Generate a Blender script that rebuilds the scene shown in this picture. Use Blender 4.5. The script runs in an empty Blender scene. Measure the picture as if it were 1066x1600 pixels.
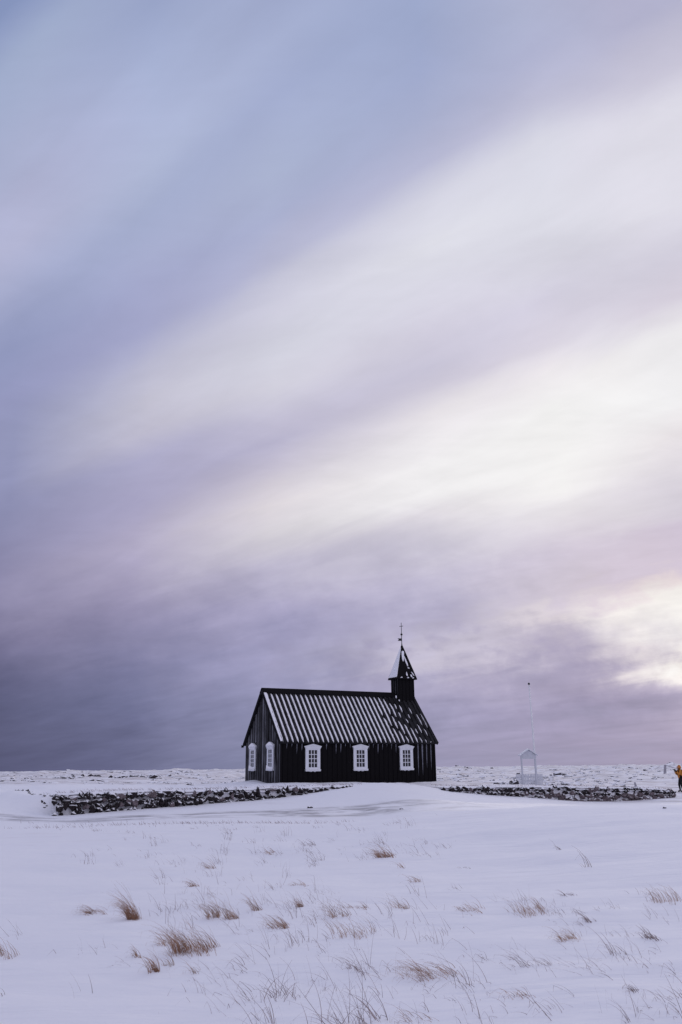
import bpy, math, random
import numpy as np
R = math.radians
S = bpy.context.scene
COL = S.collection
random.seed(7)

# ---------------------------------------------------------------- camera
F_PX, PITCH, ROLL, CAM_Z = 1354.3, 0.2872, 0.0106, 1.7     # focal length in photo pixels (1066 x 1600)
cam_d = bpy.data.cameras.new('camera'); cam = bpy.data.objects.new('camera', cam_d); COL.objects.link(cam)
cam_d.sensor_fit = 'VERTICAL'; cam_d.sensor_height = 36; cam_d.lens = F_PX * 36 / 1600
cam_d.clip_start = 0.05; cam_d.clip_end = 20000
cp, sp, cr, sr = math.cos(PITCH), math.sin(PITCH), math.cos(ROLL), math.sin(ROLL)
from mathutils import Matrix, Vector
rx, uy, fz = Vector((1, 0, 0)), Vector((0, -sp, cp)), Vector((0, cp, sp))
right = rx * cr - uy * sr * 1.0
up = rx * sr + uy * cr
m3 = Matrix((right, up, -fz)).transposed()
cam.matrix_world = Matrix.Translation((0, 0, CAM_Z)) @ m3.to_4x4()
S.camera = cam

def ray(px, py):
    a, b = px - 533, 800 - py
    sx, sy = a * cr + b * sr, -a * sr + b * cr
    return np.array([sx / F_PX, cp - sy / F_PX * sp, sp + sy / F_PX * cp])
def at(px, py, Y):
    d = ray(px, py); d = d * Y / d[1]; d[2] += CAM_Z
    return d

# ---------------------------------------------------------------- sky and sun
SUN_AZ, SUN_EL = 20.0, 9.0
S.view_settings.view_transform = 'Standard'; S.view_settings.look = 'None'
S.view_settings.exposure = 0.0; S.view_settings.gamma = 1.0
def lin(c):
    return tuple((v / 255 / 12.92 if v / 255 <= .04045 else ((v / 255 + .055) / 1.055) ** 2.4) for v in c)

class NT:
    def __init__(s, nt): s.nt = nt; nt.nodes.clear()
    def n(s, t, **k):
        x = s.nt.nodes.new(t)
        for a, v in k.items(): setattr(x, a, v)
        return x
    def put(s, sock, v):
        if isinstance(v, bpy.types.NodeSocket): s.nt.links.new(v, sock)
        else: sock.default_value = v
    def m(s, op, a, b=None, c=None, clamp=False):
        x = s.n('ShaderNodeMath', operation=op, use_clamp=clamp); s.put(x.inputs[0], a)
        if b is not None: s.put(x.inputs[1], b)
        if c is not None: s.put(x.inputs[2], c)
        return x.outputs[0]
    def mr(s, v, a, b, c=0.0, d=1.0, smooth=False):
        x = s.n('ShaderNodeMapRange', interpolation_type='SMOOTHSTEP' if smooth else 'LINEAR'); x.clamp = True
        for i, q in enumerate((v, a, b, c, d)): s.put(x.inputs[i], q)
        return x.outputs[0]
    def noise(s, vec, scale, detail=4, rough=.5, dist=0.0):
        x = s.n('ShaderNodeTexNoise'); s.put(x.inputs['Vector'], vec)
        x.inputs['Scale'].default_value = scale; x.inputs['Detail'].default_value = detail
        x.inputs['Roughness'].default_value = rough; x.inputs['Distortion'].default_value = dist
        return x.outputs['Fac']
    def vec(s, x, y, z):
        c = s.n('ShaderNodeCombineXYZ'); s.put(c.inputs[0], x); s.put(c.inputs[1], y); s.put(c.inputs[2], z); return c.outputs[0]
    def mapping(s, v, scale=(1, 1, 1), rot=(0, 0, 0), loc=(0, 0, 0)):
        x = s.n('ShaderNodeMapping'); s.put(x.inputs[0], v)
        x.inputs['Scale'].default_value = scale; x.inputs['Rotation'].default_value = rot; x.inputs['Location'].default_value = loc
        return x.outputs[0]
    def mix(s, f, a, b, mode='MIX'):
        x = s.n('ShaderNodeMix', data_type='RGBA', blend_type=mode); s.put(x.inputs[0], f)
        for i, q in ((6, a), (7, b)): s.put(x.inputs[i], (*q, 1) if isinstance(q, tuple) and len(q) == 3 else q)
        return x.outputs[2]
    def ramp(s, f, stops, interp='LINEAR'):
        x = s.n('ShaderNodeValToRGB'); s.put(x.inputs[0], f); e = x.color_ramp; e.interpolation = interp
        while len(e.elements) < len(stops): e.elements.new(1)
        for el, (p, c) in zip(e.elements, stops):
            el.position = p
        for el, (p, c) in zip(e.elements, stops):
            el.position = p; el.color = (*c, 1) if len(c) == 3 else c
        return x.outputs[0]

world = bpy.data.worlds.new('World'); S.world = world; world.use_nodes = True
T = NT(world.node_tree)
# the cloud deck: streaks that run towards a point on the horizon far to the left.  Each list follows
# the deck up one bearing: (photo row, colour)
SKY = {
 20: [(0,(128,145,190)),(40,(142,157,199)),(100,(158,172,207)),(200,(165,175,210)),(300,(172,176,210)),(380,(174,177,210)),(440,(164,170,206)),(500,(148,156,196)),(550,(142,150,192)),(620,(146,150,192)),(700,(144,148,187)),(800,(136,138,177)),(900,(136,132,169)),(950,(126,122,159)),(1000,(107,104,142)),(1050,(92,92,128)),(1100,(85,87,122)),(1190,(80,82,116))],
 220: [(0,(150,163,203)),(100,(162,174,211)),(200,(169,179,214)),(260,(171,181,214)),(330,(162,172,208)),(400,(164,171,208)),(450,(160,165,204)),(520,(161,164,203)),(580,(185,185,210)),(640,(198,196,215)),(690,(194,191,212)),(730,(171,169,203)),(790,(167,163,198)),(850,(174,167,197)),(900,(164,157,190)),(950,(147,141,176)),(1000,(134,131,168)),(1040,(121,121,160)),(1100,(108,111,150)),(1190,(96,99,136))],
 425: [(0,(157,168,206)),(60,(164,175,212)),(160,(159,170,208)),(260,(169,179,212)),(330,(166,173,208)),(400,(178,180,210)),(440,(195,195,216)),(500,(205,204,222)),(560,(210,210,225)),(610,(211,209,224)),(660,(193,189,213)),(700,(182,178,206)),(740,(197,191,211)),(790,(222,215,222)),(830,(214,209,218)),(880,(191,186,208)),(950,(167,162,196)),(1000,(156,153,190)),(1070,(146,146,184)),(1150,(136,138,175)),(1190,(126,130,166))],
 680: [(0,(155,168,207)),(100,(157,168,207)),(160,(165,173,208)),(250,(180,182,212)),(310,(208,208,224)),(380,(221,221,232)),(430,(217,216,230)),(500,(206,202,220)),(560,(198,194,215)),(590,(202,197,215)),(640,(231,226,232)),(720,(243,241,243)),(770,(240,238,240)),(810,(226,221,228)),(860,(206,201,217)),(900,(196,190,212)),(960,(180,175,204)),(1010,(194,188,208)),(1050,(170,165,196)),(1120,(155,151,186)),(1190,(148,146,180))],
 870: [(0,(172,178,210)),(60,(173,177,210)),(150,(188,188,214)),(220,(214,214,228)),(320,(218,218,230)),(400,(212,210,224)),(450,(206,202,220)),(520,(212,206,221)),(560,(233,228,233)),(640,(243,242,242)),(760,(242,240,240)),(810,(226,220,228)),(870,(207,197,214)),(915,(206,196,212)),(945,(226,216,223)),(980,(196,187,207)),(1015,(195,186,205)),(1055,(168,160,190)),(1120,(156,149,183)),(1190,(150,147,180))],
 965: [(0,(175,178,209)),(60,(181,182,211)),(140,(194,192,215)),(200,(218,216,230)),(310,(220,219,231)),(400,(210,207,222)),(455,(209,204,220)),(515,(224,220,230)),(560,(239,236,238)),(640,(243,242,243)),(720,(238,234,237)),(770,(224,218,227)),(800,(219,213,222)),(850,(207,196,213)),(885,(209,196,213)),(905,(224,211,219)),(930,(242,236,234)),(985,(240,234,234)),(1020,(228,219,224)),(1055,(184,175,200)),(1100,(165,157,188)),(1190,(154,149,181))],
 1046: [(0,(178,178,208)),(60,(190,188,212)),(130,(199,196,216)),(180,(220,218,231)),(300,(222,220,232)),(400,(208,204,220)),(460,(213,206,221)),(520,(239,237,240)),(640,(243,242,244)),(690,(236,230,234)),(740,(219,213,223)),(800,(212,205,218)),(840,(205,193,212)),(870,(209,196,213)),(890,(232,217,220)),(920,(244,240,236)),(1000,(245,243,241)),(1025,(243,237,234)),(1060,(202,192,209)),(1100,(173,165,193)),(1150,(165,156,186)),(1190,(158,151,182))],
}
VP = R(49)                                   # bearing (left of ahead) the streaks run to
tc = T.n('ShaderNodeTexCoord').outputs['Generated']
sx = T.n('ShaderNodeSeparateXYZ'); T.put(sx.inputs[0], tc); dx, dy, dz = sx.outputs
hor = T.m('SQRT', T.m('ADD', T.m('MULTIPLY', dx, dx), T.m('MULTIPLY', dy, dy)))
az = T.m('ARCTAN2', dx, dy)
dq = T.m('ADD', T.m('MULTIPLY', dx, math.cos(VP)), T.m('MULTIPLY', dy, math.sin(VP)))
zpos = T.m('MAXIMUM', dz, 0.0)
theta = T.m('DIVIDE', T.m('ARCTAN2', zpos, T.m('ADD', T.m('ABSOLUTE', dq), .02)), math.pi / 2)
el = T.m('ARCTAN2', zpos, hor)
den = T.m('ADD', zpos, .16)
deck = T.vec(T.m('DIVIDE', dx, den), T.m('DIVIDE', dy, den), 0.0)     # flat cloud layer seen from below
streak = T.mapping(T.mapping(deck, rot=(0, 0, -(VP + math.pi / 2))), scale=(.32, 1.0, 1.0))
n_st = T.m('SUBTRACT', T.noise(streak, 1.6, 6, .52, .5), .5)
n_st2 = T.m('SUBTRACT', T.noise(T.mapping(streak, loc=(5.3, 2.1, 0)), 4.2, 6, .5, .8), .5)
n_st3 = T.m('SUBTRACT', T.noise(T.mapping(streak, loc=(1.3, 8.1, 0), scale=(1.3, 1, 1)), 10.5, 6, .55, .6), .5)
puffv = T.mapping(tc, scale=(1, 1, 1.5))
n_pf = T.m('SUBTRACT', T.noise(puffv, 9.0, 8, .52, 0.0), .5)
n_pf2 = T.m('SUBTRACT', T.noise(T.mapping(puffv, loc=(3.1, 7.7, 1.3)), 26.0, 7, .58, .3), .5)
low = T.mr(el, R(17), R(8), smooth=True)
low = T.m('MULTIPLY', low, T.mr(el, R(.3), R(3.2), smooth=True))
warp = T.m('ADD', T.m('MULTIPLY', n_st, .05), T.m('MULTIPLY', n_st2, .035))
warp = T.m('ADD', warp, T.m('MULTIPLY', low, T.m('MULTIPLY', T.mr(az, R(-22), R(14), .35, 1.0), T.m('ADD', T.m('MULTIPLY', n_pf, .055), T.m('MULTIPLY', n_pf2, .045)))))
th = T.m('ADD', theta, warp)
azw = T.m('ADD', az, T.m('ADD', T.m('MULTIPLY', n_st, .10), T.m('MULTIPLY', T.m('MULTIPLY', n_pf, low), .10)))
prev = None; pa = None
for px, stops in SKY.items():
    st = []; azs = []
    for py, c in stops:
        d = ray(px, py); a_ = math.atan2(d[0], d[1]); azs.append(a_)
        q = abs(d[0] * math.cos(VP) + d[1] * math.sin(VP)) / np.linalg.norm(d) + .02
        st.append((math.atan2(d[2] / np.linalg.norm(d), q) / (math.pi / 2), lin(c)))
    st.sort(key=lambda v: v[0]); a0 = sum(azs) / len(azs)
    c = T.ramp(th, st, 'LINEAR')
    prev = c if prev is None else T.mix(T.mr(azw, pa, a0), prev, c)
    pa = a0
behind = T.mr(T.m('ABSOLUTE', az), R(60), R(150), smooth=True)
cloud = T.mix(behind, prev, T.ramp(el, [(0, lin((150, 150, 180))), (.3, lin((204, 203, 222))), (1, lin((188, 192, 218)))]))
n_w = T.m('SUBTRACT', T.noise(T.mapping(deck, rot=(0, 0, .6), scale=(.7, 1.2, 1)), 2.3, 8, .6, .6), .5)
lum = T.m('ADD', 1.0, T.m('ADD', T.m('ADD', T.m('ADD', T.m('MULTIPLY', n_st2, .16), T.m('MULTIPLY', n_st3, .13)), T.m('MULTIPLY', n_w, .30)), T.m('MULTIPLY', low, T.m('MULTIPLY', T.mr(az, R(-22), R(4), .16, 1.0), T.m('ADD', T.m('MULTIPLY', n_pf, .26), T.m('MULTIPLY', n_pf2, .26))))))
cloud = T.mix(1.0, cloud, T.vec(lum, lum, lum), 'MULTIPLY')
# small ragged clouds low in front of the bright break
clv = T.mapping(tc, scale=(1, 1, 1.7), loc=(.4, 1.7, .2))
cl_n = T.noise(clv, 13.0, 9, .58, 0.0)
cl_s = T.noise(T.mapping(tc, scale=(1, 1, 1.8), loc=(2.2, .9, .5)), 25.0, 6, .5, 0.0)
cl_m = T.m('MULTIPLY', T.m('MAXIMUM', T.mr(cl_n, .47, .67), T.mr(cl_s, .54, .74)), T.m('MULTIPLY', T.mr(el, R(3.5), R(6), smooth=True), T.mr(el, R(11.5), R(7.0), smooth=True)))
cl_m = T.m('MULTIPLY', cl_m, T.m('ADD', 1.0, T.m('MULTIPLY', n_pf2, 1.6)))
cloud = T.mix(T.m('MULTIPLY', cl_m, T.m('MULTIPLY', T.mr(az, R(-14), R(8), .14, .78), T.mr(az, R(14), R(17), 1.0, .38))), cloud, T.mix(T.mr(az, R(-22), R(12)), lin((118, 118, 156)), lin((164, 156, 188))))
hs = T.n('ShaderNodeHueSaturation'); hs.inputs['Saturation'].default_value = .91; T.put(hs.inputs['Color'], cloud); cloud = hs.outputs[0]
nish = T.n('ShaderNodeTexSky', sky_type='NISHITA'); nish.sun_disc = False
nish.sun_elevation = R(SUN_EL); nish.sun_rotation = R(SUN_AZ); nish.altitude = 0
nsc = T.mix(1.0, nish.outputs[0], (.05, .05, .05), 'MULTIPLY')
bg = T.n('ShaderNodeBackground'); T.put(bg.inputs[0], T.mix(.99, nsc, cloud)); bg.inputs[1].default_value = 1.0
T.put(T.n('ShaderNodeOutputWorld').inputs[0], bg.outputs[0])
world.cycles.sampling_method = 'MANUAL'; world.cycles.sample_map_resolution = 512

sd = bpy.data.lights.new('sun', 'SUN'); sun = bpy.data.objects.new('sun', sd); COL.objects.link(sun)
sd.energy = 0.7; sd.angle = R(45); sd.color = (1, .93, .86)
sdir = Vector((math.sin(R(SUN_AZ)) * math.cos(R(SUN_EL)), math.cos(R(SUN_AZ)) * math.cos(R(SUN_EL)), math.sin(R(SUN_EL))))
sun.rotation_euler = sdir.to_track_quat('Z', 'Y').to_euler(); sun.location = (20, 40, 30)

# ---------------------------------------------------------------- materials
def newmat(name):
    m = bpy.data.materials.new(name); m.use_nodes = True
    t = NT(m.node_tree); o = t.n('ShaderNodeOutputMaterial'); b = t.n('ShaderNodeBsdfPrincipled')
    t.put(o.inputs[0], b.outputs[0]); return m, t, b
def bump(t, b, h, strength, dist):
    x = t.n('ShaderNodeBump'); x.inputs['Strength'].default_value = strength; x.inputs['Distance'].default_value = dist
    t.put(x.inputs['Height'], h); t.put(b.inputs['Normal'], x.outputs[0])
SNOW = (.915, .905, .955)
def mat_plain(name, col, rough=.6, var=.15, scale=8, spec=.3, snow=0.0, up_lo=.55, metal=0):
    """colour with grain; snow > 0 lets settled snow lie on it: where it faces up and in noise patches"""
    m, t, b = newmat(name)
    g = t.n('ShaderNodeNewGeometry'); oi = t.n('ShaderNodeObjectInfo')
    tcn = t.n('ShaderNodeTexCoord').outputs['Object']
    off = t.mapping(g.outputs['Position'])
    n = t.noise(off, scale, 5, .6)
    k = t.mr(n, .3, .7, 1 - var, 1 + var)
    c = t.mix(1.0, col, t.vec(k, k, k), 'MULTIPLY')
    if snow > 0:
        nz = t.n('ShaderNodeSeparateXYZ'); t.put(nz.inputs[0], g.outputs['Normal'])
        n2 = t.noise(off, 5.5, 5, .65)
        f = t.m('ADD', t.m('MULTIPLY', nz.outputs[2], .55), t.m('MULTIPLY', t.m('SUBTRACT', n2, .5), 2.2))
        f = t.mr(f, up_lo - snow, up_lo - snow + .12)
        c = t.mix(f, c, SNOW)
    t.put(b.inputs['Base Color'], c); b.inputs['Roughness'].default_value = rough
    b.inputs['Specular IOR Level'].default_value = spec; b.inputs['Metallic'].default_value = metal
    bump(t, b, n, .25, .02)
    return m

# ground snow: wind-packed, with dry grass and soil showing through on the lava field
def mat_ground():
    m, t, b = newmat('snow_ground')
    g = t.n('ShaderNodeNewGeometry'); P = g.outputs['Position']
    s = t.n('ShaderNodeSeparateXYZ'); t.put(s.inputs[0], P)
    wind = t.mapping(P, rot=(0, 0, R(-12)), scale=(.22, 1, 1))
    n1 = t.noise(wind, 1.6, 6, .55, .3); n2 = t.noise(wind, 9, 4, .5); n3 = t.noise(P, 60, 3, .6)
    h = t.m('ADD', t.m('ADD', t.m('MULTIPLY', n1, .11), t.m('MULTIPLY', n2, .016)), t.m('MULTIPLY', n3, .0016))
    bump(t, b, h, .8, 1.0)
    # soil / straw showing beyond the wall
    yard = t.mr(s.outputs[1], 47, 56)
    far = t.mapping(P, scale=(.16, .30, .6))
    e1 = t.noise(far, 2.2, 8, .66, .6); e2 = t.noise(t.mapping(P, scale=(.4, 1.2, 1)), 1.1, 6, .7)
    ex = t.m('MULTIPLY', t.mr(t.m('ADD', t.m('MULTIPLY', e1, .55), t.m('MULTIPLY', e2, .45)), .45, .60), yard)
    soil = t.mix(t.mr(e2, .45, .6), (.38, .27, .23), (.19, .16, .165))
    # a light brown dusting of buried grass near by
    d1 = t.noise(t.mapping(P, scale=(.35, 1, 1)), .55, 7, .7)
    dust = t.m('MULTIPLY', t.mr(d1, .58, .85), t.m('MULTIPLY', t.mr(s.outputs[1], 10, 22), .30))
    c = t.mix(dust, SNOW, (.48, .40, .40))
    c = t.mix(t.m('MULTIPLY', ex, .72), c, soil)
    t.put(b.inputs['Base Color'], c); b.inputs['Roughness'].default_value = .75
    b.inputs['Specular IOR Level'].default_value = .2
    return m
def mat_snow(name='snow', grey=0.0):
    m, t, b = newmat(name); g = t.n('ShaderNodeNewGeometry'); P = g.outputs['Position']
    n = t.noise(P, 7, 5, .6); bump(t, b, n, .5, .04)
    c = t.mix(t.m('MULTIPLY', t.mr(t.noise(P, 3, 5, .7), .45, .75), grey), SNOW, (.35, .31, .33))
    t.put(b.inputs['Base Color'], c); b.inputs['Roughness'].default_value = .75; b.inputs['Specular IOR Level'].default_value = .2
    return m
def mat_tar(name, frost):
    m, t, b = newmat(name); g = t.n('ShaderNodeNewGeometry'); P = g.outputs['Position']
    grain = t.noise(t.mapping(P, scale=(9, 9, .8)), 5, 5, .6)
    c = t.mix(grain, (.004, .0036, .0046), (.012, .0105, .0125))
    if frost > 0:
        f1 = t.noise(t.mapping(P, scale=(3.2, 3.2, .28)), 2.4, 5, .65)
        f2 = t.noise(P, 1.1, 3, .5)
        f = t.mr(t.m('ADD', t.m('MULTIPLY', f1, .65), t.m('MULTIPLY', f2, .35)), .36, .72, 0, frost)
        c = t.mix(f, c, (.55, .55, .62))
    t.put(b.inputs['Base Color'], c); b.inputs['Roughness'].default_value = .7
    b.inputs['Specular IOR Level'].default_value = .06
    bump(t, b, grain, .3, .01); return m
def mat_road():
    m, t, b = newmat('icy_track'); g = t.n('ShaderNodeNewGeometry'); P = g.outputs['Position']
    uv = t.n('ShaderNodeTexCoord').outputs['UV']; s = t.n('ShaderNodeSeparateXYZ'); t.put(s.inputs[0], uv)
    v = s.outputs[1]
    st = t.noise(t.vec(t.m('MULTIPLY', s.outputs[0], 52.0), t.m('MULTIPLY', v, 6.0), 0.0), 1.0, 6, .65, .5)
    edge = t.m('MULTIPLY', t.mr(v, 0, .3, smooth=True), t.mr(v, 1, .7, smooth=True))
    f = t.m('MULTIPLY', t.m('MULTIPLY', t.mr(st, .44, .64), edge), t.mr(s.outputs[0], .56, .66, 1.0, .12))
    c = t.mix(f, SNOW, (.24, .225, .25))
    t.put(b.inputs['Base Color'], c); b.inputs['Roughness'].default_value = .55; b.inputs['Specular IOR Level'].default_value = .3
    bump(t, b, st, .3, .04); return m
def mat_glass():
    m, t, b = newmat('window_glass'); g = t.n('ShaderNodeNewGeometry')
    n = t.noise(g.outputs['Position'], 3, 2, .5)
    t.put(b.inputs['Base Color'], t.mix(n, (.008, .008, .012), (.018, .018, .026)))
    b.inputs['Roughness'].default_value = .08; b.inputs['Specular IOR Level'].default_value = .5
    bump(t, b, n, .05, .02); return m
def mat_straw(name, col):
    m, t, b = newmat(name); g = t.n('ShaderNodeNewGeometry')
    k = t.mr(t.noise(g.outputs['Position'], 9, 4, .6), .3, .7, .6, 1.35)
    c = t.mix(1.0, col, t.vec(k, k, k), 'MULTIPLY'); t.put(b.inputs['Base Color'], c)
    b.inputs['Roughness'].default_value = .8; b.inputs['Specular IOR Level'].default_value = .1
    tr = t.n('ShaderNodeBsdfTranslucent'); t.put(tr.inputs[0], c); mx = t.n('ShaderNodeMixShader'); mx.inputs[0].default_value = .4
    t.put(mx.inputs[1], b.outputs[0]); t.put(mx.inputs[2], tr.outputs[0])
    out = [n for n in t.nt.nodes if n.type == 'OUTPUT_MATERIAL'][0]; t.put(out.inputs[0], mx.outputs[0]); return m
M = dict(ground=mat_ground(), snow=mat_snow(), turf_snow=mat_snow('turf_snow', .75), thin_snow=mat_snow('thin_snow', .60), tar=mat_tar('tarred_wood', 0.0),
    tar_frost=mat_tar('tarred_wood_frosted', .14), batten_frost=mat_tar('tarred_batten_frosted', .62), batten_frost2=mat_tar('tarred_batten_lightly_frosted', .36), roof_tar=mat_tar('tarred_roof_boards', .07), rime=mat_plain('rime', (.17, .17, .21), .8, .5, 12),
    road=mat_road(), glass=mat_glass(),
    white=mat_plain('white_paint', (.76, .77, .83), .5, .07, 6, .3), gate_white=mat_plain('weathered_white_paint', (.60, .61, .67), .6, .10, 5, .3),
    lava=mat_plain('lava_stone', (.030, .024, .027), .9, .6, 14, .1, snow=.24), lava_frost=mat_plain('lava_stone_rimed', (.15, .12, .13), .9, .6, 14, .1, snow=.16),
    lava_far=mat_plain('lava_field_stone', (.06, .053, .062), .9, .6, 6, .1, snow=.42),
    iron=mat_plain('iron', (.02, .02, .022), .5, .1, 8, .4), pole=mat_plain('pole_paint', (.80, .80, .84), .4, .05, 5, .4),
    greywood=mat_plain('grey_wood', (.36, .345, .39), .8, .3, 10, .2, snow=.30),
    straw=mat_straw('straw', (.38, .25, .185)), straw_dark=mat_straw('straw_dark', (.34, .20, .135)), straw_grey=mat_straw('straw_grey', (.29, .23, .23)),
    jacket=mat_plain('mustard_jacket', (.52, .20, .035), .7, .2, 6, .2), black=mat_plain('black_cloth', (.014, .013, .016), .8, .2, 10, .2),
    skin=mat_plain('skin', (.52, .30, .23), .5, .05, 10, .3), hair=mat_plain('hair', (.05, .03, .02), .7, .2, 30, .2))

# ---------------------------------------------------------------- object helpers
def link(o, parent=None):
    COL.objects.link(o)
    if parent: o.parent = parent
    return o
def mesh(name, V, Fc, mat, smooth=False):
    me = bpy.data.meshes.new(name); me.from_pydata([tuple(map(float, v)) for v in V], [], Fc); me.update()
    me.materials.append(mat)
    if smooth: me.polygons.foreach_set('use_smooth', [True] * len(me.polygons))
    return me
def obj(name, V, Fc, mat, parent=None, smooth=False, loc=None, rz=None):
    o = bpy.data.objects.new(name, mesh(name, V, Fc, mat, smooth))
    if loc is not None: o.location = loc
    if rz is not None: o.rotation_euler = (0, 0, rz)
    return link(o, parent)
def share(name, me, parent=None, loc=(0, 0, 0), rot=(0, 0, 0), scale=(1, 1, 1)):
    o = bpy.data.objects.new(name, me); o.location = loc; o.rotation_euler = rot; o.scale = scale
    return link(o, parent)
def tag(o, label=None, cat=None, group=None, kind=None):
    if label: o['label'] = label
    if cat: o['category'] = cat
    if group: o['group'] = group
    if kind: o['kind'] = kind
    return o
def empty(name, loc, rz=0):
    o = bpy.data.objects.new(name, None); o.empty_display_size = .2; o.location = loc; o.rotation_euler = (0, 0, rz)
    return link(o)
class B:
    """collects shapes for one mesh"""
    def __init__(s): s.V = []; s.F = []
    def add(s, V, F):
        k = len(s.V); s.V += [tuple(v) for v in V]; s.F += [tuple(i + k for i in f) for f in F]; return s
    def box(s, x0, x1, y0, y1, z0, z1):
        return s.add([(x0,y0,z0),(x1,y0,z0),(x1,y1,z0),(x0,y1,z0),(x0,y0,z1),(x1,y0,z1),(x1,y1,z1),(x0,y1,z1)],
            [(0,3,2,1),(4,5,6,7),(0,1,5,4),(1,2,6,5),(2,3,7,6),(3,0,4,7)])
    def prism(s, poly, y0, y1):
        """poly in x,z (anticlockwise seen from -y), extruded along y"""
        n = len(poly); V = [(x, y0, z) for x, z in poly] + [(x, y1, z) for x, z in poly]
        F = [tuple(range(n)), tuple(reversed(range(n, 2 * n)))] + [(i, i + n, (i + 1) % n + n, (i + 1) % n) for i in range(n)]
        return s.add(V, F)
    def tube(s, pts, rad, n=8, cap=True):
        pts = [Vector(p) for p in pts]; rings = []
        for i, p in enumerate(pts):
            d = (pts[min(i + 1, len(pts) - 1)] - pts[max(i - 1, 0)]).normalized()
            a = d.cross(Vector((0, 1, 0)) if abs(d.y) < .9 else Vector((1, 0, 0))).normalized(); b = d.cross(a)
            r = rad[i] if isinstance(rad, (list, tuple)) else rad
            rings.append([p + (a * math.cos(t) + b * math.sin(t)) * r for t in [2 * math.pi * k / n for k in range(n)]])
        V = [v for r in rings for v in r]; F = []
        for i in range(len(pts) - 1):
            for k in range(n): F.append((i*n+k, i*n+(k+1)%n, (i+1)*n+(k+1)%n, (i+1)*n+k))
        if cap: F += [tuple(reversed(range(n))), tuple(range((len(pts)-1)*n, len(pts)*n))]
        return s.add(V, F)
    def ball(s, c, r, n=10):
        V = []; F = []
        for i in range(1, n):
            t = math.pi * i / n
            for k in range(n): V.append((c[0]+r*math.sin(t)*math.cos(2*math.pi*k/n), c[1]+r*math.sin(t)*math.sin(2*math.pi*k/n), c[2]+r*math.cos(t)))
        V += [(c[0],c[1],c[2]+r),(c[0],c[1],c[2]-r)]; a = len(V)
        for i in range(n-2):
            for k in range(n): F.append((i*n+k,(i+1)*n+k,(i+1)*n+(k+1)%n,i*n+(k+1)%n))
        for k in range(n): F.append((a-2,k,(k+1)%n)); F.append((a-1,(n-2)*n+(k+1)%n,(n-2)*n+k))
        return s.add(V, F)
    def build(s, name, mat, parent=None, smooth=False, loc=None, rz=None): return obj(name, s.V, s.F, mat, parent, smooth, loc, rz)
    def mesh(s, name, mat, smooth=False): return mesh(name, s.V, s.F, mat, smooth)

# ---------------------------------------------------------------- terrain
rng = np.random.default_rng(3)
PERM = rng.random((256, 256))
def vnoise(x, y):
    xi = np.floor(x).astype(int); yi = np.floor(y).astype(int); fx = x - xi; fy = y - yi
    fx = fx*fx*(3-2*fx); fy = fy*fy*(3-2*fy); g = lambda a, b: PERM[a % 256, b % 256]
    return (g(xi,yi)*(1-fx)+g(xi+1,yi)*fx)*(1-fy)+(g(xi,yi+1)*(1-fx)+g(xi+1,yi+1)*fx)*fy - .5
def fbm(x, y, o=4):
    s = 0; a = 1
    for k in range(o): s = s + a * vnoise(x * 2**k + 17.3*k, y * 2**k + 5.1*k); a *= .5
    return s
def sstep(a, b, v):
    t = np.clip((v - a) / (b - a), 0, 1); return t*t*(3-2*t)
WA, WB = np.array([-12.0, 38.0]), np.array([20.6, 57.2])           # the yard wall's line on the ground
WL = np.linalg.norm(WB - WA); WD = (WB - WA) / WL; WN = np.array([-WD[1], WD[0]])
def feat(X, Y): return np.arctan2(X, Y) * 2.2, np.log(np.maximum(np.hypot(X, Y), .4))
class TPS:
    def __init__(s, pts):
        P = np.array(pts); a, b = feat(P[:,0], P[:,1]); s.c = np.stack([a, b], 1); n = len(P)
        K = s.k(np.hypot(a[:,None]-a, b[:,None]-b)); K += np.eye(n) * 2e-4
        Q = np.concatenate([np.ones((n,1)), s.c], 1)
        A = np.block([[K, Q],[Q.T, np.zeros((3,3))]])
        s.w = np.linalg.solve(A, np.concatenate([P[:,2], np.zeros(3)]))
    def k(s, r): return np.where(r > 1e-9, r*r*np.log(np.maximum(r, 1e-9)), 0)
    def __call__(s, X, Y):
        a, b = feat(X, Y); o = s.w[-3] + s.w[-2]*a + s.w[-1]*b
        for (ca, cb), w in zip(s.c, s.w[:-3]): o = o + w * s.k(np.hypot(a-ca, b-cb))
        return o
ring = lambda r, z, azs: [(r*math.sin(R(a)), r*math.cos(R(a)), z) for a in azs]
ALL = range(-180, 180, 30)
pf = ring(.5, -1.7, ALL) + ring(4, -1.7, ALL) + ring(20, -1.7, [a for a in ALL if abs(a) > 40]) + ring(60, -1.9, [a for a in ALL if abs(a) > 50]) + ring(400, -1.6, ALL) + ring(6000, -1.5, ALL)
for r_, zz in ((7,(-1.70,-1.72,-1.70,-1.68,-1.66)),(10,(-1.74,-1.72,-1.70,-1.66,-1.62)),(14,(-1.72,-1.70,-1.70,-1.62,-1.52)),(19,(-1.70,-1.70,-1.68,-1.50,-1.34))):
    pf += [(r_*math.sin(R(a)), r_*math.cos(R(a)), z) for a, z in zip((-22,-11,0,11,22), zz)]
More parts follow.
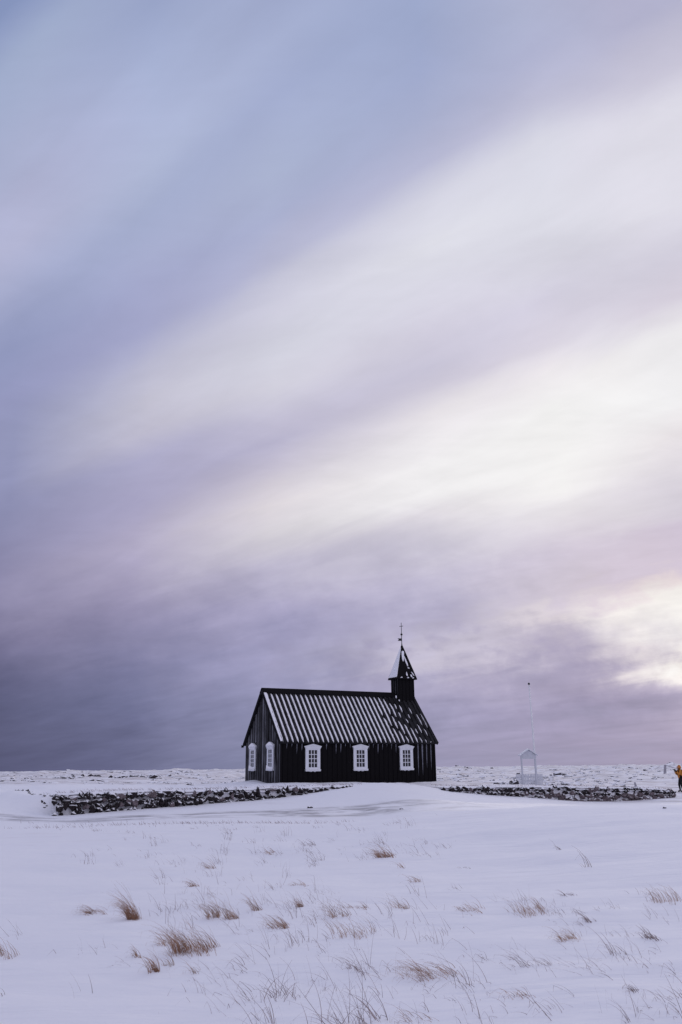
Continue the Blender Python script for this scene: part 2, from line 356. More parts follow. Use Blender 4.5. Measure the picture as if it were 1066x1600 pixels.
fr = [(1066,1257,25),(950,1258,25),(850,1260,25.5),(750,1266,26),(650,1276,26),(550,1286,25.5),(400,1291,26.5),(200,1294,27),(0,1296,27.5),
      (0,1281,34.5),(200,1283,34),(400,1273,37),(560,1267,39.5),
      (85,1273.5,37.6),(150,1267,38.8),(230,1260,40.3),(300,1255,41.4),(400,1247.5,42.7),(470,1241,43.6),(530,1231,44.6),(570,1226,45.4),(610,1224,46.4),(660,1229,47.3),
      (700,1236,47.9),(740,1239,48.8),(780,1242,49.8),(820,1244,50.9),(860,1247,52.0),(900,1250,53.0),(950,1250.5,54.2),(1000,1249.5,55.2),(1040,1246,56.6),(1075,1240,60),
      (0,1262,38.5),(40,1267,38),(0,1240,42),(0,1222,48)]
pf += [(p[0], p[1], p[2]-CAM_Z) for p in (at(*q) for q in fr)]
pf += [(9.6,32,-1.66),(11.4,38,-1.95),(5.3,32,-1.72),(6.1,37,-1.92),(15,46,-2.02),(24,50,-2.2),(30,60,-2.1),(-22,40,-1.2),(-30,50,-.8)]
H_F = TPS(pf)
wt = [(90,1240,0),(200,1235.5,0),(300,1234,0),(400,1231.5,0),(470,1229.5,0),(540,1227,0),(600,1225,0),(650,1226.5,0),(700,1228.5,0),(800,1229.5,0),(860,1228,0),(920,1229.5,0),(1000,1231,0),(1045,1234,0)]
def wall_hit(px, py):
    d = ray(px, py); n = WN; t = (WA @ n) / (d[0]*n[0] + d[1]*n[1]); P = d * t
    return (P[:2] - WA) @ WD, P[2]
WT = np.array([wall_hit(a, b) for a, b, _ in wt])
def wall_top(s): return np.interp(s, WT[:,0], WT[:,1]) + CAM_Z
pb = [(*(WA + WD*s + WN*.6), z - .10) for s, z in WT] + [(*(WA + WD*s + WN*2.0), z - .04) for s, z in WT[::2]]
CX, CY, CYAW = -3.5013, 49.7567, .5054
CL_, CW_ = np.array([math.cos(CYAW), math.sin(CYAW)]), np.array([-math.sin(CYAW), math.cos(CYAW)])
cl = lambda x, y: np.array([CX, CY]) + CL_*x + CW_*y
pb += [(*cl(0, -.3), -.76),(*cl(3, -.4), -.79),(*cl(6, -.4), -.81),(*cl(10.6, -.4), -.84),(*cl(-.3, 1.6), -.78),(*cl(-.25, 3.2), -.60),(*cl(-.25, 5), -.82),(*cl(12, 3), -.95),(*cl(5, 6.5), -.9)]
pb += [(12.4,60,-1.2),(14,64,-1.25),(21.5,60.5,-1.75),(23,66,-1.6),(30,62,-1.9),(-14,44,-.72),(-18,50,-.7),(-20,60,-.75),(0,66,-.9),(10,75,-1.05),(25,80,-1.2),(-25,75,-.8),(-30,110,-.8),(0,110,-.9),(40,120,-1.1)]
pb += ring(220, -.95, range(-180,180,20)) + ring(600, -1.1, range(-180,180,30)) + ring(6000, -1.0, ALL) + ring(40, -1.2, [a for a in ALL if abs(a) > 60])
H_B = TPS(pb)
def ground(X, Y):
    X = np.asarray(X, float); Y = np.asarray(Y, float)
    s = (X-WA[0])*WD[0]+(Y-WA[1])*WD[1]; d = (X-WA[0])*WN[0]+(Y-WA[1])*WN[1]
    left = sstep(0.0, -3.0, s); rgt = sstep(WL-.6, WL+2.5, s)
    soft = np.maximum(left, rgt)
    lo = .30 - soft*1.8; hi = .85 + soft*6.0
    m = sstep(0, 1, (d - lo)/(hi - lo))
    f, b = H_F(X, Y), H_B(X, Y)
    z = f*(1-m) + b*m
    r = np.hypot(X, Y)
    wx = X*math.cos(R(12)) + Y*math.sin(R(12)); wy = -X*math.sin(R(12)) + Y*math.cos(R(12))
    z = z + .07*fbm(wx*.16, wy*.5, 4)*sstep(3, 9, r) * (1 - .6*m)
    z = z + .085*fbm(wx*.55+3, wy*1.1, 3)*sstep(4, 7, r)*(1 - sstep(20, 30, r))
    lav = sstep(58, 85, Y) * m + sstep(3, 9, -s)*sstep(3, 12, d)*.5
    rough = np.maximum(fbm(X*.11+9, Y*.055, 5), -.12)
    z = z + lav * rough * np.clip(Y/110, .35, 1.9) * np.where(r > 1500, .4, 1.0)
    yardrough = m*(1-lav)
    z = z + yardrough*.10*fbm(X*.9, Y*.5, 3)
    return z + CAM_Z
azs = np.radians(np.concatenate([np.arange(-180, -30, 3.0), np.arange(-30, -25, .5), np.arange(-25, 25, .115), np.arange(25, 30, .5), np.arange(30, 180, 3.0)]))
rad = np.concatenate([[.02], np.geomspace(.5, 33, 280)[:-1], np.geomspace(33, 64, 110)[:-1], np.geomspace(64, 5900, 290)])
AZ, RR = np.meshgrid(azs, rad); GX, GY = RR*np.sin(AZ), RR*np.cos(AZ); GZ = ground(GX, GY)
na, nr = len(azs), len(rad)
V = np.stack([GX.ravel(), GY.ravel(), GZ.ravel()], 1)
i, j = np.meshgrid(np.arange(nr-1), np.arange(na), indexing='ij'); j2 = (j+1) % na
Fq = np.stack([i*na+j, i*na+j2, (i+1)*na+j2, (i+1)*na+j], -1).reshape(-1, 4)[:, ::-1]
me = bpy.data.meshes.new('snow_field'); me.vertices.add(len(V)); me.vertices.foreach_set('co', V.astype(np.float32).ravel())
me.loops.add(Fq.size); me.loops.foreach_set('vertex_index', Fq.astype(np.int32).ravel())
me.polygons.add(len(Fq)); me.polygons.foreach_set('loop_start', np.arange(0, Fq.size, 4, dtype=np.int32))
me.polygons.foreach_set('use_smooth', np.ones(len(Fq), bool)); me.update(calc_edges=True); me.validate()
me.materials.append(M['ground'])
tag(link(bpy.data.objects.new('snow_field', me)), kind='structure')
def gz(x, y): return float(ground(np.array([x]), np.array([y]))[0])
def drop(px, py, y0=5.5, y1=90):
    """where the line of sight through a photo pixel meets the snow"""
    d = ray(px, py); Y = np.geomspace(y0, y1, 2500); P = d[None]*(Y/d[1])[:,None]
    h = P[:,2] + CAM_Z - ground(P[:,0], P[:,1]); k = np.argmax(h < 0) if (h < 0).any() else len(Y)-1
    return P[k,0], P[k,1], gz(P[k,0], P[k,1])

# the track in the hollow before the wall
path = [(-60,29),(-30,33.2),(-14,35.2),(-9,34.9),(-4,36.9),(0,38.9),(4,40.6),(9,43),(16,47.5),(24,52),(40,60)]
pp = np.array(path, float); tt = np.concatenate([[0], np.cumsum(np.hypot(*np.diff(pp, axis=0).T))]); ts = np.linspace(0, tt[-1], 420)
kern = np.hanning(31); kern /= kern.sum()
sm = lambda v: np.convolve(np.pad(v, 15, 'edge'), kern, 'valid')
px_, py_ = sm(np.interp(ts, tt, pp[:,0])), sm(np.interp(ts, tt, pp[:,1]))
tx, ty = np.gradient(px_), np.gradient(py_); ln = np.hypot(tx, ty); nx, ny = -ty/ln, tx/ln
NW = 9; off = np.linspace(-1.9, 1.9, NW)
RX = px_[:,None]+nx[:,None]*off; RY = py_[:,None]+ny[:,None]*off; RZ = ground(RX, RY) + .045 - .085*np.abs(off/1.9)[None]**3
V = np.stack([RX.ravel(), RY.ravel(), RZ.ravel()], 1)
Fr = [(a*NW+b, (a+1)*NW+b, (a+1)*NW+b+1, a*NW+b+1) for a in range(len(ts)-1) for b in range(NW-1)]
ro = obj('track', V, [f[::-1] for f in Fr] if True else Fr, M['road'], smooth=True); tag(ro, kind='structure')
uvl = ro.data.uv_layers.new(name='UVMap')
for lp in ro.data.loops:
    a, b = divmod(lp.vertex_index, NW); uvl.data[lp.index].uv = (a/len(ts), b/(NW-1))

# ---------------------------------------------------------------- church
ZB = .9                                     # church floor sits .9 m below the camera; local z = height over that
church = empty('church', (CX, CY, CAM_Z - ZB), CYAW)
tag(church, 'black tarred wooden church with white windows and small spired belfry', 'church')
L, W, ZE, ZR = 10.6, 5.295, 1.4012+ZB, 4.5057+ZB
x0, x1, y0, y1 = .13, 10.47, .2, W-.2
slope = (ZR-ZE)/(W/2); rz_at = lambda y: ZE + slope*min(y, W-y)
zt = rz_at(y0) - .13; za = ZR - .16
B().add([(x0,y0,-.5),(x1,y0,-.5),(x1,y0,zt),(x0,y0,zt),(x0,y0+.12,-.5),(x1,y0+.12,-.5),(x1,y0+.12,zt),(x0,y0+.12,zt)],
    [(0,1,2,3),(7,6,5,4),(3,2,6,7),(0,3,7,4),(1,5,6,2),(0,4,5,1)]).build('side_wall', M['tar'], church)
B().add([(x0,y1-.12,-.5),(x1,y1-.12,-.5),(x1,y1-.12,zt),(x0,y1-.12,zt),(x0,y1,-.5),(x1,y1,-.5),(x1,y1,zt),(x0,y1,zt)],
    [(0,1,2,3),(7,6,5,4),(3,2,6,7),(0,3,7,4),(1,5,6,2),(0,4,5,1)]).build('side_wall', M['tar'], church)
def gable(xa, xb, mat):
    ya, yb = y0+.122, y1-.122
    za_ = rz_at(ya)-.15; pts = [(ya,-.5),(yb,-.5),(yb,za_),(W/2,za),(ya,za_)]
    V = [(xa,y,z) for y,z in pts]+[(xb,y,z) for y,z in pts]
    F = [(4,3,2,1,0),(5,6,7,8,9)]+[(k,(k+1)%5,(k+1)%5+5,k+5) for k in range(5)]
    return obj('gable_wall', V, F, mat, church)
g0 = gable(x0, x0+.12, M['tar_frost']); g0['label'] = 'frosted gable wall facing left'
gable(x1-.12, x1, M['tar'])
# wall battens
WIN = [2.10, 5.21, 8.39]
bat_side = B().box(-.035,.035,-.03,0,-.5,zt-.01).mesh('batten', M['tar'])
for k in range(33):
    x = x0+.16+k*(x1-x0-.32)/32
    if any(abs(x-w) < .42 for w in WIN):      # cut where a window sits
        B().box(-.035,.035,-.03,0,-.5,ZB-.17).build('batten', M['tar'], church, loc=(x,y0,0))
    else: share('batten', bat_side, church, (x,y0,0))
GWIN = [1.53, 4.06]
GB = [M['batten_frost'], M['batten_frost2'], M['tar_frost']]
for k in range(15):
    y = y0+.05+k*(y1-y0-.1)/14; top = rz_at(y)-.17
    segs = [(-.5, top)]
    for g in GWIN:
        if abs(y-g) < .40: segs = [(-.5, ZB-.12), (ZB+1.50, top)]
    for a, b in segs:
        if b > a+.05: B().box(-.03,0,-.06,.06,a,b).build('batten', GB[(0,1,0,0,1,2,1,0,2,1,0,1,0,0,1)[k]], church, loc=(x0,y,0))
for y in (y0-.035, y1-.035): B().box(x0-.04,x0+.06,y,y+.07,-.5,zt-.02).build('corner_board', M['tar'], church)
for y in (y0-.035, y1-.035): B().box(x1-.06,x1+.04,y,y+.07,-.5,zt-.02).build('corner_board', M['tar'], church)
# rime blown on to the side wall under the eaves, between the battens
for k in range(33):
    x = x0+.16+k*(x1-x0-.32)/32 + .16
    if any(abs(x-w) < .56 for w in WIN) or x > x1-.1 or (3.0 < x < 3.3): continue
    right_end = x > 8.9
    ln_ = random.uniform(1.5, 2.05) if right_end else random.uniform(.3, .7)
    wd = random.uniform(.07, .11) if right_end else random.uniform(.09, .13); V = []; n = 7
    for q in range(n+1):
        u = q/n; hw = wd*.5*((1-u)**.8 if not right_end else (1-.55*u-.45*u**4))*random.uniform(.75,1.15); cx = x+.055-.02*u
        V += [(cx-hw,y0-.004,zt-.03-ln_*u),(cx-hw*.3,y0-.022,zt-.03-ln_*u),(cx+hw,y0-.004,zt-.03-ln_*u)]
    F = [(3*q,3*q+3,3*q+4,3*q+1) for q in range(n)]+[(3*q+1,3*q+4,3*q+5,3*q+2) for q in range(n)]
    obj('rime_streak', V, F, M['rime'], church, True)
# windows
def window(loc, rz, snow):
    b = B()
    b.box(-.46,-.27,-.07,0,-.06,1.06); b.box(.27,.46,-.07,0,-.06,1.06); b.box(-.27,.27,-.07,0,.99,1.06); b.box(-.27,.27,-.07,0,-.06,.055)
    w = b.build('window', M['white'], church, loc=loc, rz=rz)
    B().box(-.2695,.2695,-.012,.01,.056,.989).build('window_back', M['black'], w)
    mu = B()
    for u in (-.09, .09): mu.box(u-.018,u+.018,-.055,-.02,.056,.989)
    w_ = .54/3
    for z in (.29, .522, .755): mu.box(-.269,.269,-.058,-.018,z-.017,z+.017)
    mu.build('muntins', M['white'], w)
    zs = [.056,.273,.307,.505,.539,.738,.772,.988]; xs = [-.268,-.108,-.072,.072,.108,.268]
    for r_ in range(4):
        for c in range(3):
            B().box(xs[2*c]+.001,xs[2*c+1]-.001,-.036,-.028,zs[2*r_]+.001,zs[2*r_+1]-.001).build('pane', M['glass'], w)
    B().prism([(-.47,1.062),(.47,1.062),(.485,1.12),(.56,1.20),(0,1.335),(-.56,1.20),(-.485,1.12)],-.10,0).build('pediment', M['white'], w)
    B().box(-.52,.52,-.115,-.001,1.15,1.185).build('pediment_moulding', M['white'], w)
    B().prism([(-.46,-.16),(.46,-.16),(.485,-.062),(-.485,-.062)],-.12,0).build('sill', M['white'], w)
    for u in (-.13,.13): B().prism([(u-.05,-.19),(u+.05,-.19),(u+.07,-.161),(u-.07,-.161)],-.06,0).build('sill_bracket', M['white'], w)
    def lump(V): 
        return B().prism(V[0], V[1], V[2]).build('snow', M['snow'], w)
    if snow:
        lump(([(-.53,1.215),(.53,1.215),(.50,1.25),(.22,1.36),(0,1.42),(-.2,1.37),(-.50,1.25)],-.125,-.001))
        lump(([(-.44,-.058),(.44,-.058),(.40,-.01),(.2,.02),(-.05,.05),(-.2,.12),(-.41,.14)],-.12,-.0705))
    else:
        lump(([(-.46,-.06),(.46,-.06),(.40,-.035),(0,-.025),(-.42,-.035)],-.118,-.0705))
    return w
for x in WIN: window((x, y0-.001, ZB), 0, False)
for y in GWIN:
    w = window((x0-.001, y, ZB+.06), -math.pi/2, True); w.scale = (.92, 1, 1)
# roof
SL = math.hypot(W/2, ZR-ZE); sdy, sdz = (W/2)/SL, (ZR-ZE)/SL       # along the slope: (y, z) per metre
def rp(x, s, h, back=False):
    y = s*sdy - h*sdz; z = ZE + s*sdz + h*sdy
    return (x, W-y if back else y, z)
TH = .10
V = [rp(a, s, h, bk) for bk in (False, True) for a in (0, L) for s in (0, SL) for h in (-TH, 0)]
# underside meets at the ridge: move the underside ridge points on to the middle plane
V = [list(v) for v in V]
for bk in (0, 8):
    for a in (0, 4):
        V[bk+a+2][1] = W/2; V[bk+a+2][2] = ZR - TH/sdy; V[bk+a+3][1] = W/2; V[bk+a+3][2] = ZR
F = []
for k, fl in ((0, False), (8, True)):
    fs = [(k+1,k+5,k+7,k+3),(k+0,k+2,k+6,k+4),(k+0,k+4,k+5,k+1),(k+0,k+1,k+3,k+2),(k+4,k+6,k+7,k+5)]
    F += [f[::-1] if fl else f for f in fs]
roof = obj('roof', V, F, M['roof_tar'], church)
NB = 33; PT = L/NB; STOP = SL-.36
V = [rp(u, s, h) for u in (-.07, .07) for s in (-.015, STOP+.05) for h in (.001, .055)]
bfs = [(1,5,7,3),(0,4,5,1),(2,3,7,6),(0,1,3,2),(4,6,7,5)]
bat_f = mesh('batten', V, bfs, M['roof_tar'])
bat_b = mesh('batten', [rp(u, s, h, True) for u in (-.07, .07) for s in (-.015, STOP+.05) for h in (.001, .055)], [f[::-1] for f in bfs], M['tar'])
for k in range(NB+1):
    x = min(max(k*PT, .075), L-.075)
    share('batten', bat_f, roof, (x,0,0)); share('batten', bat_b, roof, (x,0,0))
# ridge boards and barge boards
for bk in (False, True):
    V = [rp(x, s, h, bk) for x in (-.03, L+.03) for s in (SL-.34, SL+.05) for h in (.058, .085)]
    V = [list(v) for v in V]
    obj('ridge_board', V, [f[::-1] for f in bfs+[(0,2,6,4)]] if bk else bfs+[(0,2,6,4)], M['tar'], roof)
    for xa, xb in ((-.03, -.002), (L+.002, L+.03)):
        V = [rp(x, s, h, bk) for x in (xa, xb) for s in (-.02, SL-.35) for h in (-.14, .06)]
        obj('barge_board', V, [f[::-1] for f in bfs+[(0,2,6,4)]] if bk else bfs+[(0,2,6,4)], M['tar'], roof)
# snow lying between the roof battens
def strip(x, pieces, width, bk=False, amp=.02, hh=.045):
    bb = B()
    for sa, sb in pieces:
        n = max(3, int((sb-sa)/.14)); VV = []
        for q in range(n+1):
            s = sa+(sb-sa)*q/n; e = min(1, .25+min(q, n-q)*.5)
            hw = width*.5*e*random.uniform(1-amp*6, 1+amp*3); c = x+random.uniform(-amp, amp)*.6
            VV += [rp(c-hw, s, .003, bk), rp(c-hw*.7, s, hh*e, bk), rp(c+hw*.7, s, hh*e, bk), rp(c+hw, s, .003, bk)]
        FF = [(4*q+a, 4*q+a+1, 4*q+a+5, 4*q+a+4) for q in range(n) for a in range(3)]
        FF += [(0,1,2,3),(4*n+3,4*n+2,4*n+1,4*n)]
        bb.add(VV, FF if bk else [f[::-1] for f in FF])
    return bb.build('snow_strip', M['thin_snow'], roof, False)
RIGHT = {23: [(0.02,2.0),(2.2,3.75)], 24: [(.02,1.15),(1.35,3.72)], 25: [(.02,.95),(1.15,2.15),(2.3,3.6)], 26: [(.02,.55),(.7,1.75),(2.1,3.25)], 27: [(.02,1.5),(2.05,2.5),(2.75,3.2)],
    28: [(.02,1.2),(1.6,1.95),(2.5,3.1)], 29: [(.02,.45),(.75,1.15),(2.0,2.35)], 30: [(.03,.28),(.8,1.5),(2.4,2.9)], 31: [(.03,.12),(.6,1.15),(1.45,2.35)], 32: [(1.25,2.4)]}
for k in range(NB):
    x = (k+.5)*PT
    if k < 23: pcs, wd, am = [(.02, STOP+.04)], .138, .005 if k < 14 else .012
    else: pcs, wd, am = RIGHT[k], .145 - (k-23)*.010, .035
    for pc in pcs: strip(x, [pc], wd, False, am)
    strip(x, [(.02, STOP+.04)], .17, True, .02)
bb = B(); VV = []                                   # thick snow along the left barge board
n = 24
for q in range(n+1):
    s = .04+(STOP-.02)*q/n; hw = .03+.055*abs(math.sin(q*1.3+.5))*(.4+.9*q/n)+ (.05 if q > 16 else 0)
    VV += [rp(.0, s, .056), rp(.01, s, .09), rp(.06+hw, s, .085), rp(.07+hw, s, .056)]
FF = [(4*q+a, 4*q+a+1, 4*q+a+5, 4*q+a+4)[::-1] for q in range(n) for a in range(3)]+[(3,2,1,0),(4*n,4*n+1,4*n+2,4*n+3)]
obj('snow_strip', VV, FF, M['snow'], roof)
# eave fittings at the far left corner
B().box(-.10,.0,W-.04,W+.10,ZE-.16,ZE-.02).build('eave_block', M['tar'], roof)
# belfry
TX0, TX1, TY0, TY1, TZ = 9.27, 10.49, W/2-.425, W/2+.425, 5.42+ZB
tower = B().box(TX0,TX1,TY0,TY1,ZR-1.0,TZ).build('belfry', M['tar'], church)
for k in range(5): B().box(-.025,.025,-.025,0,ZR-.95,TZ-.002).build('batten', M['tar'], tower, loc=(TX0+.06+k*(TX1-TX0-.12)/4,TY0,0))
for k in range(4): B().box(-.025,0,-.025,.025,ZR-.95,TZ-.002).build('batten', M['tar_frost'], tower, loc=(TX0,TY0+.05+k*(TY1-TY0-.1)/3,0))
AX, AY, AZ_ = 9.91, W/2, 7.66+ZB
sx0, sx1, sy0, sy1 = 9.12, 10.65, W/2-.55, W/2+.55
base = [(sx0,sy0),(sx1,sy0),(sx1,sy1),(sx0,sy1)]
V = [(a,b,TZ+.002) for a,b in base]+[(a,b,TZ+.06) for a,b in base]+[(AX+du,AY+dv,AZ_) for du,dv in ((-.03,-.03),(.03,-.03),(.03,.03),(-.03,.03))]
F = [(3,2,1,0)]+[(k,(k+1)%4,(k+1)%4+4,k+4) for k in range(4)]+[(k+4,(k+1)%4+4,(k+1)%4+8,k+8) for k in range(4)]+[(8,9,10,11)]
spire = obj('spire', V, F, M['tar'], church)
def on_face(k, u, v, h):
    """u 0..1 along the eave of face k, v 0..1 up to the apex, h off the face"""
    a, b = Vector(V[4+k]), Vector(V[4+(k+1)%4]); c, d = Vector(V[8+k]), Vector(V[8+(k+1)%4])
    p = (a+(b-a)*u)*(1-v)+(c+(d-c)*u)*v; nrm = (b-a).cross(c-a).normalized(); return p+nrm*h
def patch(k, rows, h=.03):
    VV = []
    for v, ua, ub in rows: VV += [on_face(k,ua,v,.004), on_face(k,ua+.02,v,h), on_face(k,ub-.02,v,h), on_face(k,ub,v,.004)]
    n = len(rows)-1
    obj('snow_patch', VV, [(4*q+a,4*q+a+1,4*q+a+5,4*q+a+4)[::-1] for q in range(n) for a in range(3)]+[(3,2,1,0),(4*n,4*n+1,4*n+2,4*n+3)], M['snow'], spire)
patch(3, [(.03,.04,.94),(.06,.06,.98),(.3,.05,.96),(.5,.06,.95),(.7,.07,.92),(.86,.12,.86),(.93,.3,.7)])
patch(0, [(.50,.34,.38),(.56,.26,.44),(.64,.22,.50),(.72,.18,.56),(.79,.14,.66),(.82,.2,.6)])
patch(0, [(.36,.66,.72),(.42,.62,.74),(.5,.56,.72),(.58,.52,.66),(.66,.50,.58)])
patch(0, [(.29,.70,.74),(.31,.64,.78),(.33,.66,.74)])
patch(0, [(.07,.50,.55),(.11,.47,.56),(.16,.49,.54),(.19,.50,.52)])
patch(0, [(.04,.72,.78),(.08,.70,.80),(.12,.72,.76)]); patch(0, [(.08,.88,.92),(.13,.84,.91),(.2,.8,.85)])
for u in (.22,.55,.8): patch(0, [(.005,u-.04,u+.04),(.02,u-.05,u+.05),(.035,u-.02,u+.02)], .05)
# finial: rod, vane, ball, cross
fin = B().tube([(AX,AY,AZ_-.05),(AX,AY,AZ_+.15),(AX,AY,9.15+ZB)], [.05,.024,.018], 8).build('finial_rod', M['iron'], spire)
B().ball((AX,AY,8.37+ZB), .075, 10).build('finial_ball', M['iron'], spire, True)
ca, sa_ = math.cos(.25), math.sin(.25)
B().tube([(AX-.13*ca,AY+.13*sa_,8.89+ZB),(AX+.13*ca,AY-.13*sa_,8.93+ZB)], .018, 6).build('cross_arm', M['iron'], spire)
B().prism([(-.27,-.08),(-.02,-.08),(-.02,.08),(-.27,.08),(-.19,0)],-.012,.012).build('wind_vane', M['iron'], spire, loc=(AX,AY,8.03+ZB), rz=-.4)
# snow bank blown against the near corner of the belfry
for a, b, c, r_ in ((TX0-.08,TY0+.18,rz_at(TY0+.18)+.08,.09),(TX0+.02,TY0-.03,rz_at(TY0)+.06,.06)):
    V_, F_ = B().ball((0,0,0), 1, 8).V, B().ball((0,0,0), 1, 8).F
    obj('snow_patch', [(a+v[0]*r_*.6, b+v[1]*r_, c+v[2]*r_*1.1) for v in V_], F_, M['snow'], tower, True)

# ---------------------------------------------------------------- stone yard wall
def hull_rock(n=13, flat=.75, seed=0):
    import bmesh
    rr = random.Random(seed); bm = bmesh.new()
    for _ in range(n):
        v = Vector((rr.gauss(0,1), rr.gauss(0,1), rr.gauss(0,1))).normalized()*rr.uniform(.82,1.08)
        bm.verts.new((v.x, v.y*.85, v.z*flat))
    r_ = bmesh.ops.convex_hull(bm, input=bm.verts)
    bmesh.ops.delete(bm, geom=[e for e in r_['geom_interior'] if isinstance(e, bmesh.types.BMVert)], context='VERTS')
    bmesh.ops.recalc_face_normals(bm, faces=bm.faces)
    V = [tuple(v.co) for v in bm.verts]; bm.verts.index_update(); F = [tuple(v.index for v in f.verts) for f in bm.faces]; bm.free()
    return V, F
ROCKS = [hull_rock(13, random.uniform(.6,.9), k) for k in range(10)]
R_DARK = [mesh('stone', v, f, M['lava']) for v, f in ROCKS]
R_RIME = [mesh('stone', v, f, M['lava_frost']) for v, f in ROCKS]
def wall_section(s0, s1, label, rime):
    """rime(s, rel) -> chance that a stone at distance s, rel 0..1 down the face, is frosted over"""
    mid = WA + WD*(s0+s1)/2
    root = empty('stone_wall', (mid[0], mid[1], gz(*mid)-.3)); tag(root, label, 'stone wall', 'dry stone walls round the churchyard')
    ol = Vector(root.location)
    ss = np.arange(s0+.12, s1, .13); fx = WA[None]+WD[None]*ss[:,None]
    # snow-packed core, a little behind the stone faces
    foot = ground(*(fx - WN*.75).T) - .25; top = wall_top(ss) - .07
    VV = []; rows = 8
    for a, s in enumerate(ss):
        for q in range(rows+1):
            u = q/rows; z = top[a] + (min(foot[a], top[a]-.2)-top[a])*u
            dd = -.09 - .11*float(sstep(3, 7.5, s)) - .10*u + .05*float(fbm(np.array([s*2.3]), np.array([z*2.6]), 3)[0])
            p = WA+WD*s+WN*dd; VV.append((p[0]-ol.x, p[1]-ol.y, z-ol.z))
    FF = [(a*(rows+1)+q, a*(rows+1)+q+1, (a+1)*(rows+1)+q+1, (a+1)*(rows+1)+q) for a in range(len(ss)-1) for q in range(rows)]
    obj('snow_packing', VV, FF, M['snow'], root, True)
    # turf and snow along the top
    for nm, w0, w1, zz, th_, mt, am in (('turf_capping', -.37, .85, -.15, .13, 'turf_snow', .06), ('snow_capping', -.30, 1.0, -.04, .10, 'snow', .10)):
        VV = []; prof = 7
        for a, s in enumerate(ss):
            w = WA+WD*s; t0 = wall_top(s)+zz + am*.8*float(fbm(np.array([s*.8+31*th_]), np.array([3.3]), 4)[0]); e = min(1, (a+.3)/5, (len(ss)-a-.7)/5)
            wob = am*float(fbm(np.array([s*1.9+7]), np.array([9.1]), 3)[0])
            for q in range(prof+1):
                u = q/prof; dd = w0-wob+(w1-w0+wob)*u; z = t0 + th_*e*math.sin(math.pi*min(max(u*1.0,0),1))**.5 - (.02 if q in (0, prof) else 0)
                p = w+WN*dd; VV.append((p[0]-ol.x, p[1]-ol.y, z-ol.z))
        FF = [(a*(prof+1)+q, (a+1)*(prof+1)+q, (a+1)*(prof+1)+q+1, a*(prof+1)+q+1) for a in range(len(ss)-1) for q in range(prof)]
        obj(nm, VV, FF, M[mt], root, True)
    spots = []; z = -.15
    while z > -1.25:                            # course by course, stones laid close
        ch = random.uniform(.18, .25); s = s0-random.uniform(0,.22)
        while s < s1:
            w = random.choice((random.uniform(.16,.26), random.uniform(.24,.42)))*(1.25 if s > 24 and z < -.35 else 1)
            p = WA+WD*(s+w/2); zc = float(wall_top(s))+z+random.uniform(-.05,.05)+.03*math.sin(s*2.1+z*9); hh = ch*random.uniform(.8,1.35)
            fz_ = gz(*(p-WN*.45))
            if zc+hh*.35 > fz_ and random.random() > .05: spots.append((s+w/2, zc, w, hh, (wall_top(s)-zc)/max(.3, wall_top(s)-fz_)))
            s += w*.92+random.choice((0, 0, .02, .06))
        z -= ch*1.02
    spots.sort(key=lambda q: -q[2]*q[3])
    for s, zc, w, hh, rel in spots[:298]:
        p = WA+WD*s-WN*(.25+.10*rel+random.uniform(-.03,.06))
        me_ = random.choice(R_RIME if random.random() < rime(s, rel) else R_DARK)
        share('stone', me_, root, (p[0]-ol.x, p[1]-ol.y, zc-ol.z), (random.uniform(-.3,.3), random.gauss(0,.22), math.atan2(WD[1], WD[0])+random.choice((0, math.pi))+random.uniform(-.35,.35)), (w*.66, .21, hh*.92))
    if len(spots) > 298:
        bb = B()
        for s, zc, w, hh, rel in spots[298:]:
            p = WA+WD*s-WN*(.25+.10*rel); v, f = random.choice(ROCKS)
            bb.add([(a*w*.5+p[0]-ol.x, b*.15+p[1]-ol.y, c*hh*.65+zc-ol.z) for a, b, c in v], f)
        tag(bb.build('small_stones', M['lava'], root), kind='stuff')
    return len(spots)
s_mid0 = wall_hit(548, 1228)[0]; s_mid1 = wall_hit(688, 1230)[0]
n1 = wall_section(-.05, s_mid0, 'dark lava stone churchyard wall half buried in snow, left of the church', lambda s, r: .14)
n2 = wall_section(s_mid1, WL-.2, 'frosted lava stone churchyard wall in front of the small white gate', lambda s, r: .15+.75*float(sstep(.35,.7,r))*float(sstep(24,28,s)))
print('stones', n1, n2)
# return wall running back from the left corner, drifted over
ret = empty('stone_wall', (WA[0]-.3, WA[1]+.6, gz(WA[0], WA[1]))); ol = ret.location
tag(ret, 'short return of the stone wall almost buried in a drift, far left', 'stone wall', 'dry stone walls round the churchyard')
rd = np.array([-.62, .78])
for k in range(34):
    t = random.uniform(.4, 5.2); p = WA+rd*t+np.array([-.62, -.5])*random.uniform(-.35,.35); sz = random.uniform(.05,.11)
    share('stone', random.choice(R_DARK), ret, (p[0]-ol.x, p[1]-ol.y, gz(*p)-sz*.35-ol.z), (random.uniform(-.4,.4),random.uniform(-.4,.4),random.uniform(0,6)), (sz,sz,sz*random.uniform(.8,1.5)))

